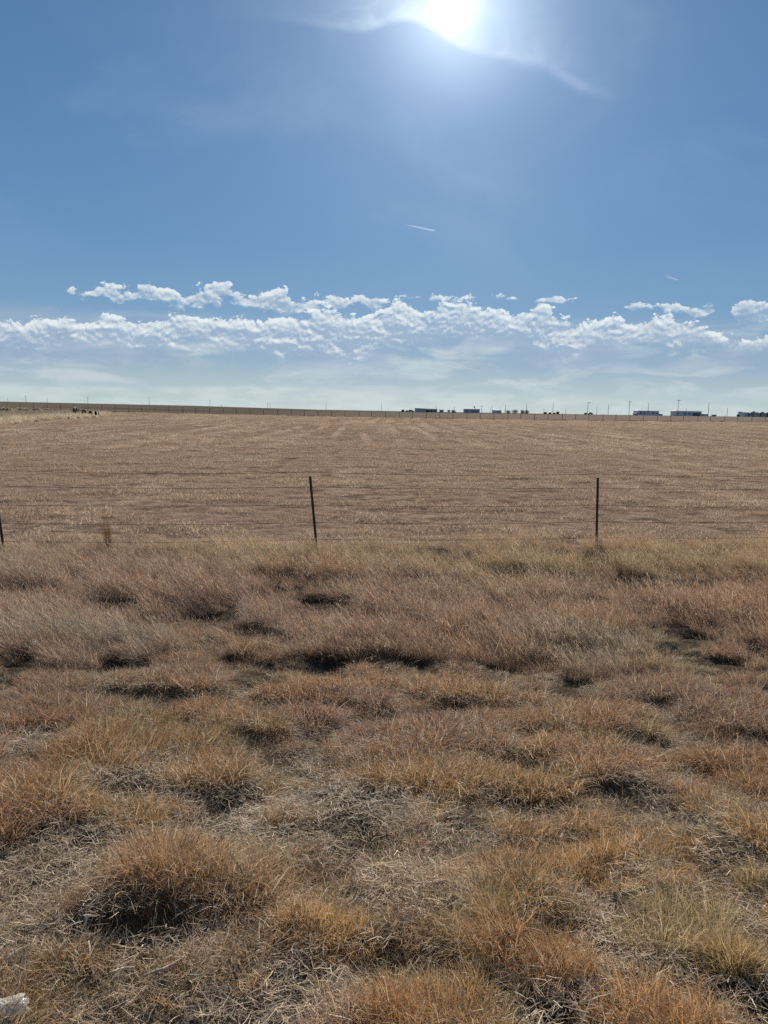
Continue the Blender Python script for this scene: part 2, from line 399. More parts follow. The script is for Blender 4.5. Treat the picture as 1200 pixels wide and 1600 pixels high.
# ------------------------------------------------------------------ grass blades
def blades(rg, base, hgt, azm, lean, curl, wid, segs=4, tip=.12):
    """ribbons: base (n,3), length, heading, lean from vertical, curl along the blade; returns verts, quads, rnd"""
    n = len(hgt); tt = np.linspace(0, 1, segs + 1)
    P = np.zeros((n, segs + 1, 3)); P[:, 0] = base
    jit = rg.normal(0, .12, (n, segs))
    for i in range(segs):
        th_ = lean + curl * (tt[i] + .5 / segs) + jit[:, i]
        a = azm + rg.normal(0, .10, n)
        d = np.stack([np.sin(th_) * np.cos(a), np.sin(th_) * np.sin(a), np.cos(th_)], 1) * (hgt / segs)[:, None]
        P[:, i + 1] = P[:, i] + d
    fa = azm + np.pi / 2 + rg.normal(0, .9, n)
    S = np.stack([np.cos(fa), np.sin(fa), np.zeros(n)], 1)
    W = wid[:, None] * (np.clip(1 - tt ** 1.6 * (1 - tip), 0, 1))[None, :] * .5
    V = np.empty((n, segs + 1, 2, 3)); V[:, :, 0] = P - S[:, None] * W[..., None]; V[:, :, 1] = P + S[:, None] * W[..., None]
    b = np.arange(n)[:, None] * (segs + 1) * 2 + np.arange(segs)[None] * 2
    b = b.ravel(); Q = np.stack([b, b + 1, b + 3, b + 2], 1)
    r_ = np.repeat(rg.random(n), (segs + 1) * 2)
    return V.reshape(-1, 3), Q, r_
def join(parts):
    vs, qs, rs = [], [], []; k = 0
    for v_, q_, r_ in parts: vs.append(v_); qs.append(q_ + k); rs.append(r_); k += len(v_)
    return np.concatenate(vs), np.concatenate(qs), np.concatenate(rs)
def disc(rg, n, r_, sq=1.0):
    a = rg.random(n) * 2 * np.pi; q = r_ * np.sqrt(rg.random(n))
    return np.stack([q * np.cos(a), q * np.sin(a) * sq, np.zeros(n)], 1), a
def tuft(rg, n, r_, h0, h1_, lean0, curl0, w0, wind=0.0, out=.6, segs=4):
    b, a = disc(rg, n, r_)
    h_ = rg.uniform(h0, h1_, n) * rg.uniform(.7, 1.1, n)
    rad = np.hypot(b[:, 0], b[:, 1]) / r_
    dirx = np.cos(a) * rad * out + rg.normal(0, .6, n) - wind; diry = np.sin(a) * rad * out + rg.normal(0, .6, n)
    az_ = np.arctan2(diry, dirx); mag = np.hypot(dirx, diry)
    lean = np.clip(lean0 * mag, 0, 1.45); curl = curl0 * rg.uniform(.2, 1.6, n)
    curl = np.minimum(curl, 2.3 - lean)
    return blades(rg, b, h_, az_, lean, curl, w0 * rg.uniform(.6, 1.3, n), segs)
def litter(rg, n, r_, l0, l1, zmax, w0, segs=3):
    b, a = disc(rg, n, r_); b[:, 2] = rg.uniform(.002, zmax, n)
    return blades(rg, b, rg.uniform(l0, l1, n), rg.random(n) * 2 * np.pi, rg.uniform(1.1, 1.62, n), rg.normal(0, .45, n), w0 * rg.uniform(.6, 1.3, n), segs, .5)
def seeds(rg, n, r_, h0, h1_, wind, w0):
    """tall flowering stalks ending in a thin plume"""
    b, a = disc(rg, n, r_); h_ = rg.uniform(h0, h1_, n)
    az_ = np.pi + rg.normal(0, .7, n); lean = np.abs(rg.normal(.30 + wind * .35, .2, n))
    v_, q_, r0 = blades(rg, b, h_, az_, lean, rg.uniform(.1, .6, n), np.full(n, w0), 5, .9)
    V = v_.reshape(n, 6, 2, 3); r0 = np.repeat(rg.uniform(.45, .95, n), 12)
    tipp = V[:, 4:6].mean(2)
    m_ = 3; tb = np.repeat(tipp[:, 0], m_, 0) + (np.repeat(tipp[:, 1] - tipp[:, 0], m_, 0)) * np.tile(np.linspace(0, .9, m_), n)[:, None]
    s_ = blades(rg, tb, rg.uniform(.02, .05, n * m_), np.repeat(az_, m_) + rg.normal(0, .9, n * m_), rg.uniform(.3, 1.0, n * m_), rg.normal(0, .2, n * m_), np.full(n * m_, w0 * 1.6), 1, .3)
    return join([(v_, q_, r0), (s_[0], s_[1], np.repeat(np.where(rg.random(n) < .3, .93, .80), m_ * 4))])

lib_n = [0]
def library(name, fn, k, mat):
    c = bpy.data.collections.new(name)
    for i in range(k):
        rg = np.random.default_rng(1000 + lib_n[0]); lib_n[0] += 1
        v_, q_, r_ = fn(rg)
        c.objects.link(bpy.data.objects.new(name + '_%02d' % i, mesh_np(name, v_, q_, mat, {'rnd': r_})))
    return c
def scatter(name, pts, scale, tint, lib, label, cat, rot=None, tiltn=.08, seed=1):
    n = len(pts); rg = np.random.default_rng(seed)
    me = bpy.data.meshes.new(name); me.vertices.add(n); me.vertices.foreach_set('co', np.asarray(pts, np.float32).ravel())
    ro = np.zeros((n, 3), np.float32); ro[:, 2] = rg.random(n) * 6.283 if rot is None else rot
    ro[:, 0] = rg.normal(0, tiltn, n); ro[:, 1] = rg.normal(0, tiltn, n)
    for an, ty, key, val in (('rot', 'FLOAT_VECTOR', 'vector', ro), ('size', 'FLOAT', 'value', np.asarray(scale, np.float32)), ('tint', 'FLOAT_VECTOR', 'vector', np.asarray(tint, np.float32)), ('pick', 'INT', 'value', rg.integers(0, 1000, n).astype(np.int32))):
        me.attributes.new(an, ty, 'POINT').data.foreach_set(key, val.ravel())
    ob = link(name, me); tag(ob, label, cat, kind='stuff')
    g = bpy.data.node_groups.new(name + '_nodes', 'GeometryNodeTree')
    g.interface.new_socket('Geometry', in_out='INPUT', socket_type='NodeSocketGeometry'); g.interface.new_socket('Geometry', in_out='OUTPUT', socket_type='NodeSocketGeometry')
    N = g.nodes; gi = N.new('NodeGroupInput'); go = N.new('NodeGroupOutput'); ip = N.new('GeometryNodeInstanceOnPoints')
    ci = N.new('GeometryNodeCollectionInfo'); ci.inputs[0].default_value = lib; ci.inputs[1].default_value = True; ci.inputs[2].default_value = True
    def att(nm, ty):
        q = N.new('GeometryNodeInputNamedAttribute'); q.data_type = ty; q.inputs[0].default_value = nm; return q.outputs[0]
    L = g.links
    L.new(gi.outputs[0], ip.inputs['Points']); L.new(ci.outputs[0], ip.inputs['Instance']); ip.inputs['Pick Instance'].default_value = True
    L.new(att('pick', 'INT'), ip.inputs['Instance Index']); 
    e2r = N.new('FunctionNodeEulerToRotation'); L.new(att('rot', 'FLOAT_VECTOR'), e2r.inputs[0]); L.new(e2r.outputs[0], ip.inputs['Rotation'])
    L.new(att('size', 'FLOAT'), ip.inputs['Scale']); L.new(ip.outputs[0], go.inputs[0])
    md = ob.modifiers.new('scatter', 'NODES'); md.node_group = g
    return ob

def wedge(rg, dens, y0, y1, margin=1.18, pad=.6):
    """random ground points inside the view, with room to step aside"""
    wmax = .56 * y1 * margin + pad
    n = int(dens * 2 * wmax * (y1 - y0))
    x = rg.uniform(-wmax, wmax, n); y = rg.uniform(y0, y1, n)
    k = np.abs(x) < .56 * y * margin + pad
    return x[k], y[k]
STRAW = np.array([.46, .32, .175]); PINK = np.array([.33, .195, .13]); RUST = np.array([.44, .22, .08]); OLIVE = np.array([.27, .235, .10]); GREY = np.array([.38, .30, .21]); GOLD = np.array([.50, .31, .11])
def blend(ws, cs):
    ws = [np.clip(q, 0, None)[:, None] for q in ws]; s_ = sum(ws) + 1e-6
    return sum(q * c_[None] for q, c_ in zip(ws, cs)) / s_

GM = grass_mat('dry_grass_blades')
GL = grass_mat('dry_straw_litter', trans=.25, spec=.06, rough=.8, pale=(.74, .63, .47), palecut=.78)
GS = grass_mat('mown_stubble', trans=.45, spec=.03, rough=.85, pale=(.66, .53, .40), palecut=.84)
lib_tall = library('tall_tuft', lambda g: join([tuft(g, 125, .085, .12, .36, .50, .8, .0026, wind=.8, out=.5), seeds(g, 13, .09, .28, .52, 1.0, .0022)]), 10, GM)
lib_mid = library('mid_tuft', lambda g: tuft(g, 125, .070, .035, .125, .60, 1.3, .0024, wind=.12, out=.8), 10, GM)
lib_low = library('low_tuft', lambda g: tuft(g, 80, .07, .03, .09, .75, 1.1, .0028, out=1.0), 8, GM)
lib_lit = library('straw_litter', lambda g: litter(g, 270, .17, .02, .085, .026, .0025), 8, GL)
lib_stub = library('stubble_patch', lambda g: join([tuft(g, 190, .30, .025, .075, .9, .6, .0045, out=.2, segs=2), litter(g, 120, .30, .04, .11, .025, .0042, 2)]), 10, GS)
lib_farst = library('far_stubble_patch', lambda g: join([tuft(g, 260, 1.0, .03, .11, .9, .5, .016, out=.1, segs=2), litter(g, 160, 1.0, .10, .3, .04, .016, 1)]), 8, GS)
lib_pale = library('pale_tuft', lambda g: tuft(g, 150, .38, .35, .80, .35, .5, .018, wind=.3, out=.8, segs=3), 8, GM)

# hollows between the tufts where the bare dark soil shows
PITS = []
for px, py, wp, hp in ((575, 1278, 130, 44), (350, 1290, 130, 30), (1000, 1245, 90, 60), (1118, 1312, 90, 34), (895, 1345, 90, 50), (650, 1372, 150, 30), (120, 1305, 170, 32), (960, 1385, 190, 36),
        (30, 1048, 70, 22), (260, 1084, 170, 18), (410, 1054, 90, 22), (520, 1044, 70, 10), (640, 1036, 120, 16), (770, 1045, 70, 12), (885, 1070, 80, 18), (1100, 1036, 90, 16), (1190, 1022, 50, 24), (180, 1052, 90, 14),
        (520, 942, 80, 14), (935, 942, 50, 12), (350, 968, 50, 10), (210, 942, 70, 12), (60, 926, 90, 12), (1060, 985, 60, 12), (980, 1240, 60, 40), (490, 1245, 60, 24), (215, 1215, 90, 20), (90, 1160, 60, 14),
        (740, 1290, 80, 20), (60, 1400, 60, 20), (470, 1490, 110, 26), (560, 1495, 90, 22), (860, 1560, 120, 30), (1000, 1430, 50, 60), (1140, 1450, 60, 30), (20, 1490, 60, 40), (430, 1180, 100, 14), (820, 1200, 90, 14), (1090, 1160, 90, 14)):
    a = ground_hit(px - wp / 2, py); b_ = ground_hit(px + wp / 2, py); f_ = ground_hit(px, py + hp / 2); k_ = ground_hit(px, py - hp / 2)
    ry = (k_.y - f_.y) / 2
    PITS.append(((a.x + b_.x) / 2, (f_.y + k_.y) / 2 - .06, (b_.x - a.x) / 2 + .03, ry + .12 - .03 * (py < 1060)))
def in_front(x, y, d):       # lower the tufts on the viewer's side of a hollow
    return np.clip(pit(x, y + d) / 1.5, .45, 1)
def pit(x, y):
    m_ = np.full(len(x), 9.0)
    wob = (fbm(x * 5, y * 5, 170, 3) - .5) * 1.1
    for cx, cy, rx, ry in PITS: m_ = np.minimum(m_, np.hypot((x - cx) / rx, (y - cy) / ry) + wob)
    return m_
# tall unmown strip along the fence
def relief_n(x, y, s=5): return fbm(x * .9 + 3, y * 1.7, s, 3)
g1 = np.random.default_rng(21)
x, y = wedge(g1, 80, 6.0, 14.8)
edge = 6.75 + .45 * (fbm(x * .8, x * 0 + 2, 40, 3) - .5) * 2
hn = relief_n(x, y)
keep = (pit(x, y) > 1) & (y > edge) & (y < 12.35 + 1.1 * (fbm(x * .9, y * 0 + 1, 8, 3) - .35) + .5 * g1.random(len(x)) ** 3 + .136 * x) & (hn > .24 + .1 * g1.random(len(x)))
x, y, hn = x[keep], y[keep], hn[keep]
sc_ = (.60 + .55 * sstep(.32, .66, hn)) * g1.uniform(.75, 1.1, len(x)) * np.interp(y, [6, 7.5, 11, 12.8], [.80, .92, .95, .88]) * in_front(x, y, .32)
cn = fbm(x * .45, y * .8, 60, 3); cn2 = fbm(x * 1.1, y * 1.6, 66, 3)
tint = blend([.3 + 0 * x, 2.1 * sstep(.34, .6, cn) * (1 - .5 * sstep(10, 12.5, y)), 1.1 * sstep(.52, .68, cn2), .15 * sstep(.58, .7, fbm(x, y, 70, 2)), 1.3 * sstep(9.8, 12.4, y)], [GREY * .95, PINK * 1.08 + .01, PINK * .6 + RUST * .4, OLIVE, STRAW * .95]) * .90
scatter('tall_grass', np.stack([x, y, H(x, y) - .01], 1), sc_, tint, lib_tall, 'tall dry pinkish brown grass leaning to the left along the wire fence', 'grass', rot=g1.normal(0, .5, len(x)), seed=2)
# mown verge: thick mat of short tufts with dark hollows
g2 = np.random.default_rng(22)
x, y = wedge(g2, 215, 1.3, 7.6)
hn = fbm(x * 2.3 + 9, y * 4.4, 15, 3)
far_ = sstep(2.25, 2.8, y)
thr = .50 - .31 * far_
pm = pit(x, y); k = (hn > thr + .06 * g2.random(len(x))) & (y < 7.3) & (pm > 1)
xm, ym, hm, fr = x[k], y[k], hn[k], far_[k]
sc_ = (.55 + .35 * fr + .85 * sstep(.38, .70, hm)) * g2.uniform(.7, 1.15, len(xm)) * in_front(xm, ym, .18)
cn = fbm(xm * .7 + 4, ym * 1.1, 80, 3); cn2 = fbm(xm * 1.4, ym * 2.0, 84, 3); cn3 = fbm(xm * .9, ym * 1.5, 88, 3)
tint = blend([.12 + 0 * xm, 1.9 * sstep(.40, .6, cn) * (.25 + .75 * sstep(3.5, 5, ym)), (.35 + .6 * sstep(.45, .66, cn2)), .55 * sstep(.5, .66, cn3), 1.0 * (1 - sstep(3.0, 5.0, ym)) * sstep(.4, .6, 1 - cn2)], [GREY, PINK * 1.08, RUST * .7 + PINK * .35, OLIVE, GOLD * .8 + STRAW * .2]) * .93
scatter('verge_grass', np.stack([xm, ym, H(xm, ym) - .008], 1), sc_, tint, lib_mid, 'short matted brown and rusty dry grass between the bare foreground and the tall strip', 'grass', seed=3)
k = (g2.random(len(x)) < .35) & (pm > .5)
xl, yl = x[k], y[k]
tint = blend([1 + 0 * xl, sstep(.45, .6, fbm(xl, yl, 90, 3)), .5 * sstep(.5, .65, fbm(xl * 1.3, yl * 1.3, 93, 3))], [GREY, STRAW * .9, OLIVE])
scatter('low_grass', np.stack([xl, yl, H(xl, yl)], 1), g2.uniform(.6, 1.2, len(xl)), tint, lib_low, 'thin low dry grass sprouting through the pale straw', 'grass', seed=4)
g3 = np.random.default_rng(23)
x, y = wedge(g3, 46, 1.2, 6.0); k = (pit(x, y) > .12) & (g3.random(len(x)) < np.interp(y, [3.1, 3.9], [1, .18])); x, y = x[k], y[k]
tint = blend([1 + 0 * x, sstep(.4, .65, fbm(x * 1.5, y * 1.5, 95, 3)), .5 * sstep(.5, .7, fbm(x * .8, y, 97, 2))], [np.array([.48, .385, .285]), np.array([.36, .27, .19]), STRAW])
scatter('straw_litter', np.stack([x, y, H(x, y)], 1), g3.uniform(.8, 1.25, len(x)), tint, lib_lit, 'pale grey flattened straw covering the soil in the foreground', 'straw', seed=5)
# mown field beyond the fence
g4 = np.random.default_rng(24)
def rown(x, y):
    uu = x * ca - y * sa; vv = x * sa + y * ca; uu = uu - 1.2 * (vv / 60) ** 2
    w_ = .5 + .5 * np.sin(uu * 2 * np.pi / 2.7 + (fbm(uu * .1, vv * .02, 125, 3) - .5) * 9)
    return .38 + .32 * w_ ** 3 * sstep(.3, .6, fbm(uu * .2, vv * .06, 128, 3))
x, y = wedge(g4, 12.0, 12.3, 52, 1.12, 1)
y = y + .136 * x * (y < 14)
pick = fbm(x * .9, y * 1.6, 110, 3)
k = (fbm(x * 1.3, y * 3.2, 190, 3) > .36) & (pick > .20 + .12 * g4.random(len(x))) & (g4.random(len(x)) < np.interp(y, [12, 25, 50], [1, .8, .6])); x, y, pick = x[k], y[k], pick[k]
rw = rown(x, y)
ftint = lambda x, y, pick, rw: blend([1 + 0 * x, 1.2 * sstep(.45, .6, fbm(x * .25, y * .5, 113, 3)), 3.0 * sstep(.50, .64, rw), .5 * sstep(.55, .7, pick)], [np.array([.43, .315, .220]), np.array([.365, .250, .178]), np.array([.60, .46, .34]), GREY])
scatter('stubble', np.stack([x, y, H(x, y)], 1), (.6 + 1.1 * sstep(.45, .68, pick) + .3 * sstep(.5, .65, rw)) * g4.uniform(.8, 1.2, len(x)), ftint(x, y, pick, rw), lib_stub, 'mown straw stubble on the near part of the open field', 'stubble', seed=6)
x, y = wedge(g4, .95, 44, 167, 1.1, 3)
pick = fbm(x * .5, y * .5, 116, 3); rw = rown(x, y); k = (1.4 * rw + pick > 1.04 + .20 * g4.random(len(x))); x, y, pick, rw = x[k], y[k], pick[k], rw[k]
scatter('distant_stubble', np.stack([x, y, H(x, y)], 1), g4.uniform(.7, 1.1, len(x)), ftint(x, y, pick, rw), lib_farst, 'mown straw stubble in faint rows on the far part of the open field', 'stubble', seed=7)
# pale tall grass at the left edge of the field
g5 = np.random.default_rng(25)
x = g5.uniform(-125, -36, 16000); y = g5.uniform(66, 152, 16000)
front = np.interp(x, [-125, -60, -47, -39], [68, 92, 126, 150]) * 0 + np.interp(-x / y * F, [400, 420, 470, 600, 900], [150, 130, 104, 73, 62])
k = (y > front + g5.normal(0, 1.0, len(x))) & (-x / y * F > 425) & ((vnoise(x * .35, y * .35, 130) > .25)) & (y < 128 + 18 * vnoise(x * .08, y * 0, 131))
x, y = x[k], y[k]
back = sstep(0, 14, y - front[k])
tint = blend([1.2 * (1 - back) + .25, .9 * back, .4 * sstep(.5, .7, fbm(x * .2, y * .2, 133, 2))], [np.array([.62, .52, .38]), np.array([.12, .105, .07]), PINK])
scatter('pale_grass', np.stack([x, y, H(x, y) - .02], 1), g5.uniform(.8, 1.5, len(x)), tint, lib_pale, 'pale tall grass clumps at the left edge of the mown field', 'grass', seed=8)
# weeds along the foot of the far fence
x = g5.uniform(-105, 105, 1500); y = 168 + g5.normal(0, .5, 1500)
scatter('fence_weeds', np.stack([x, y, H(x, y) - .02], 1), g5.uniform(.25, .6, 1500), np.tile(np.array([.13, .105, .08]), (1500, 1)) * g5.uniform(.7, 1.5, (1500, 1)), lib_pale, 'dark dry weeds growing along the foot of the far fence', 'weeds', seed=9)

# ------------------------------------------------------------------ foreground tussocks, each a thing
def tussock(px, py, wpx, hpx, col, label, seed, pale=.88, wind=.1, dens=1.0, fl=1.0):
    p_ = ground_hit(px, py)
    ppm = F / (Vector(p_) - Vector((0, 0, CZ))).dot(CR @ Vector((0, 0, -1)))
    r_ = wpx / ppm * .50; hh = hpx / ppm * .98
    rg = np.random.default_rng(seed); n = int((700 + 25000 * r_ * r_) * dens)
    b, a = disc(rg, n, r_, .62)
    b[:, 0] += (vnoise(b[:, 1] * 9, b[:, 1] * 0 + seed, 201) - .5) * r_ * .5
    # several crowns so that the outline is uneven
    cx_ = rg.uniform(-.6, .6, 7) * r_; cy_ = rg.uniform(-.4, .4, 7) * r_; ck = rg.uniform(.65, 1.1, 7)
    d_ = np.hypot(b[:, 0][:, None] - cx_, (b[:, 1][:, None] - cy_)) / r_; j_ = d_.argmin(1)
    prof = np.clip(1.15 - d_.min(1) * 1.1, .3, 1) * ck[j_]
    ha = hh * .86 * prof * rg.uniform(.35, 1.0, n) ** .8
    dx = (b[:, 0] - cx_[j_]) / r_ * 1.1 * fl + rg.normal(0, .42, n) - wind; dy = (b[:, 1] - cy_[j_]) / r_ * 1.1 * fl + rg.normal(0, .42, n)
    lean = np.clip(.36 * np.hypot(dx, dy), 0, 1.2)
    gx_, gy_ = b[:, 0] + p_.x, b[:, 1] + p_.y
    b[:, 2] = H(gx_, gy_) - p_.z - .01
    v_, q_, rr = blades(rg, b, ha, np.arctan2(dy, dx), lean, rg.uniform(.2, 1.5, n) * 1.25, rg.uniform(.0015, .0031, n), 6)
    ob = link('grass_tussock', mesh_np('grass_tussock', v_, q_, grass_mat('tussock_blades', col, .42, palecut=pale), {'rnd': rr}))
    ob.location = p_
    tag(ob, label, 'grass tussock', 'dry grass tussocks in the foreground')
c3 = lambda a: tuple(float(q) for q in a)
TUS = [
 (225, 1392, 250, 92, PINK * .55 + RUST * .5, 'broad loose brown tussock with rusty top, left foreground', .88),
 (400, 1378, 180, 85, PINK * .6 + STRAW * .3, 'dull brown tussock just right of the broad rusty-topped one', .9),
 (512, 1472, 200, 100, GOLD * .75 + RUST * .3, 'golden orange tussock with a dark shaded foot, below the middle of the photo', .9),
 (650, 1372, 190, 75, PINK * .5 + STRAW * .5, 'tan brown tussock between the golden orange one and the pits behind it', .88),
 (805, 1370, 150, 78, RUST * .5 + STRAW * .45, 'tan orange tussock left of the dark hollow at centre right', .88),
 (975, 1375, 220, 88, RUST * .5 + GOLD * .45, 'bright tan tussock overhanging the dark hollow at centre right', .86),
 (690, 1500, 160, 80, GOLD * .7 + STRAW * .25, 'low golden tussock right of the golden orange one', .88),
 (835, 1515, 230, 125, RUST * .8 + PINK * .15, 'large rusty tussock with a few green blades, lower right of centre', .92),
 (790, 1440, 90, 80, OLIVE * .8 + GOLD * .3, 'small greenish tussock behind the large rusty one', .9),
 (1060, 1470, 210, 125, OLIVE * .6 + STRAW * .45, 'large olive tan tussock near the right edge', .88),
 (1180, 1400, 90, 90, OLIVE * .4 + STRAW * .6, 'olive straw tussock cut by the right edge of the photo', .88),
 (1150, 1500, 110, 90, GOLD * .5 + OLIVE * .5, 'dull gold tussock to the right of the large olive tan one', .88),
 (655, 1610, 210, 125, RUST * 1.0, 'deep orange rust tussock at the bottom edge right of the pinkish one', .93),
 (385, 1548, 70, 62, GOLD * .9 + RUST * .15, 'small golden tussock alone on the grey straw, bottom left of centre', .9),
 (235, 1603, 85, 60, RUST * 1.15, 'small vivid orange tussock at the bottom edge, left part', .93),
 (515, 1606, 150, 80, PINK * .9 + np.array([.15, .10, .12]), 'pinkish grey fluffy tussock at the bottom edge left of the rusty one', .85),
 (1050, 1620, 270, 125, RUST * .95 + GOLD * .1, 'wide orange tussock filling the bottom right corner', .92),
 (130, 1580, 110, 90, OLIVE * .4 + STRAW * .5, 'olive straw tussock beside the white plastic bag', .88),
 (700, 1560, 130, 90, GOLD * .8, 'golden tussock standing right behind the deep orange rust one', .9),
]
for i, (a, b_, c_, d_, col_, lab, pl) in enumerate(TUS):
    tussock(a, b_, c_, d_, c3(col_ * .84 + STRAW * .34), lab, 300 + i, pl)

# dead weed stalk near the fence, left
p_ = ground_hit(172, 866)
rg = np.random.default_rng(77); n = 150
b, a = disc(rg, n, .035)
v_, q_, rr = blades(rg, b, rg.uniform(.40, .74, n), np.pi + rg.normal(0, .5, n), np.abs(rg.normal(.06, .06, n)), rg.uniform(.05, .35, n), np.full(n, .005), 5)
ob = link('dead_weed', mesh_np('dead_weed', v_, q_, grass_mat('dead_weed_stems', (.30, .20, .10), .3, palecut=.95), {'rnd': rr})); ob.location = p_
tag(ob, 'narrow upright bundle of dead weed stems above the tall grass at the left', 'weed')

# stick and plastic bag in the foreground
wood = pmat('weathered_stick', (.36, .27, .19), .85, nscale=60)
p_ = ground_hit(255, 1532); q_ = ground_hit(288, 1518); r0 = ground_hit(225, 1540)
up = Vector((0, 0, .035))
MB().tube([r0 + up, r0.lerp(p_, .5) + up * 1.1, p_ + up * 1.15, p_.lerp(q_, .5) + up * 1.3, q_ + up * 1.5], [.0028, .0042, .005, .0045, .003], 8).build('stick', wood)
tag(bpy.data.objects['stick'], 'short pale broken stick lying on the straw above the vivid orange tussock', 'stick')
m, t = new_mat('thin_white_plastic')
o = t.n('ShaderNodeOutputMaterial'); p = t.n('ShaderNodeBsdfPrincipled'); p.inputs['Base Color'].default_value = (.62, .60, .56, 1)
p.inputs['Roughness'].default_value = .3; nn = t.n('ShaderNodeBump'); t.l(t.noise(t.n('ShaderNodeTexCoord').outputs['Object'], 30, 2), nn.inputs['Height']); nn.inputs['Distance'].default_value = .003
t.l(nn.outputs[0], p.inputs['Normal']); tr = t.n('ShaderNodeBsdfTranslucent'); tr.inputs[0].default_value = (.80, .76, .68, 1)
mx = t.n('ShaderNodeMixShader'); mx.inputs[0].default_value = .6; t.l(p.outputs[0], mx.inputs[1]); t.l(tr.outputs[0], mx.inputs[2]); t.l(mx.outputs[0], o.inputs[0])
nu, nv = 64, 36; V = []
for j in range(nv + 1):
    for i in range(nu):
        th_ = i / nu * 2 * math.pi; ph = j / nv * math.pi
        q = abs(math.sin(5 * th_ + 3 * math.cos(2 * ph))) * .09 + float(fbm(np.array([3 + 3.4 * math.cos(th_) * math.sin(ph)]), np.array([8 + 3.4 * math.sin(th_) * math.sin(ph) + 3 * math.cos(ph)]), 140, 2)[0]) * .45
        rr = .62 + q - .02
        V.append((.105 * rr * math.sin(ph) * math.cos(th_), .085 * rr * math.sin(ph) * math.sin(th_), .055 * rr * math.cos(ph) + .02 * math.cos(2 * th_) * math.sin(ph)))
Fq = [(j * nu + i, j * nu + (i + 1) % nu, (j + 1) * nu + (i + 1) % nu, (j + 1) * nu + i) for j in range(nv) for i in range(nu)]
mb = MB(); mb.add(V, Fq); bag = mb.build('plastic_bag', m, smooth=True)
p_ = ground_hit(10, 1600); bag.scale = (.66, .6, .55); bag.location = p_ + Vector((0, 0, .045)); bag.rotation_euler = (.25, .1, .6)
tag(bag, 'crumpled white plastic bag lying in the grass at the bottom left corner', 'plastic bag')

# ------------------------------------------------------------------ near wire fence
FB = .136
def fence_pt(px):
    """ground point on the fence line under image column px"""
    lo, hi = -12., 14.
    u_ = (px - 600) / F
    X_ = 0
    for _ in range(40):
        Y_ = 12.36 + FB * X_; X_ = u_ * Y_ * 1.0
    return X_, Y_
T_green = pmat('green_enamelled_steel', (.030, .055, .040), .5, .3, 30, .3, .4, (.075, .038, .022), 9)
T_dark = pmat('dark_steel', (.035, .045, .04), .5, .5, 40)
wire_m = pmat('rusty_wire', (.07, .05, .04), .6, .7, 80, .3)
clip_m = pmat('galvanised_clip', (.32, .32, .31), .4, .8, 60)
fence = empty('wire_fence', (0, 12.36, h1(0, 12.36)))
tag(fence, 'near wire fence of thin green steel posts and rusty wires along the tall grass', 'fence')
posts = []
for px, tipx, tipz in ((-2, -.13, 0), (495, -.125, 0), (938, -.045, 0), (1332, .03, 0)):
    X_, Y_ = fence_pt(px); posts.append((X_, Y_, h1(X_, Y_) , tipx))
X0, Y0 = posts[0][:2]; dX = posts[1][0] - X0
posts.insert(0, (X0 - dX, Y0 - dX * FB, h1(X0 - dX, Y0 - dX * FB), -.06))
PH = 1.31
WZ = [1.375, 1.13, .83, .54, .25]
def post_pos(P_, z):          # a point on the leaning post at absolute height z
    X_, Y_, g_, lean = P_
    return Vector((X_ + lean * (z - 0) / PH, Y_, z))
for k_, P_ in enumerate(posts):
    X_, Y_, g_, lean = P_
    a_ = math.atan(FB)
    mb = MB(); n_ = 12
    b0 = post_pos(P_, g_ - .3); t0 = post_pos(P_, PH)
    def bar(dx0, dx1, dy0, dy1, z0=None, z1=None):
        A_ = b0 if z0 is None else post_pos(P_, z0); B_ = t0 if z1 is None else post_pos(P_, z1)
        vs = []
        for q in (A_, B_):
            for dx, dy in ((dx0, dy0), (dx1, dy0), (dx1, dy1), (dx0, dy1)):
                vs.append((q.x + dx, q.y + dy, q.z))
        mb.add(vs, [(0, 3, 2, 1), (4, 5, 6, 7), (0, 1, 5, 4), (1, 2, 6, 5), (2, 3, 7, 6), (3, 0, 4, 7)])
    bar(-.021, .021, -.004, .004)
    bar(-.004, .004, .004, .038)
    z_ = .12
    while z_ < PH - .02:
        bar(-.010, .010, -.014, -.004, z_, z_ + .018); z_ += .055
    po = mb.build('fence_post', T_green); po.parent = fence; po.matrix_parent_inverse = Matrix.Translation(fence.location).inverted()
    for z_ in WZ[1:]:
        q = post_pos(P_, z_)
        c_ = MB().tube([(q.x - .026, q.y - .008, q.z), (q.x - .02, q.y - .022, q.z + .004), (q.x + .02, q.y - .022, q.z - .004), (q.x + .026, q.y + .008, q.z)], .0028, 5).build('wire_clip', clip_m)
        c_.parent = po; c_.matrix_parent_inverse = po.matrix_parent_inverse.copy()
    # thin rod that carries the raised top wire
    q = post_pos(P_, PH - .12); top_ = post_pos(P_, PH + (.22 if k_ == 2 else .10))
    rd = MB().tube([q + Vector((.0, -.012, 0)), top_ + Vector((0, -.008, 0))], .0045, 6).build('extension_rod', wire_m)
    rd.parent = po; rd.matrix_parent_inverse = po.matrix_parent_inverse.copy()
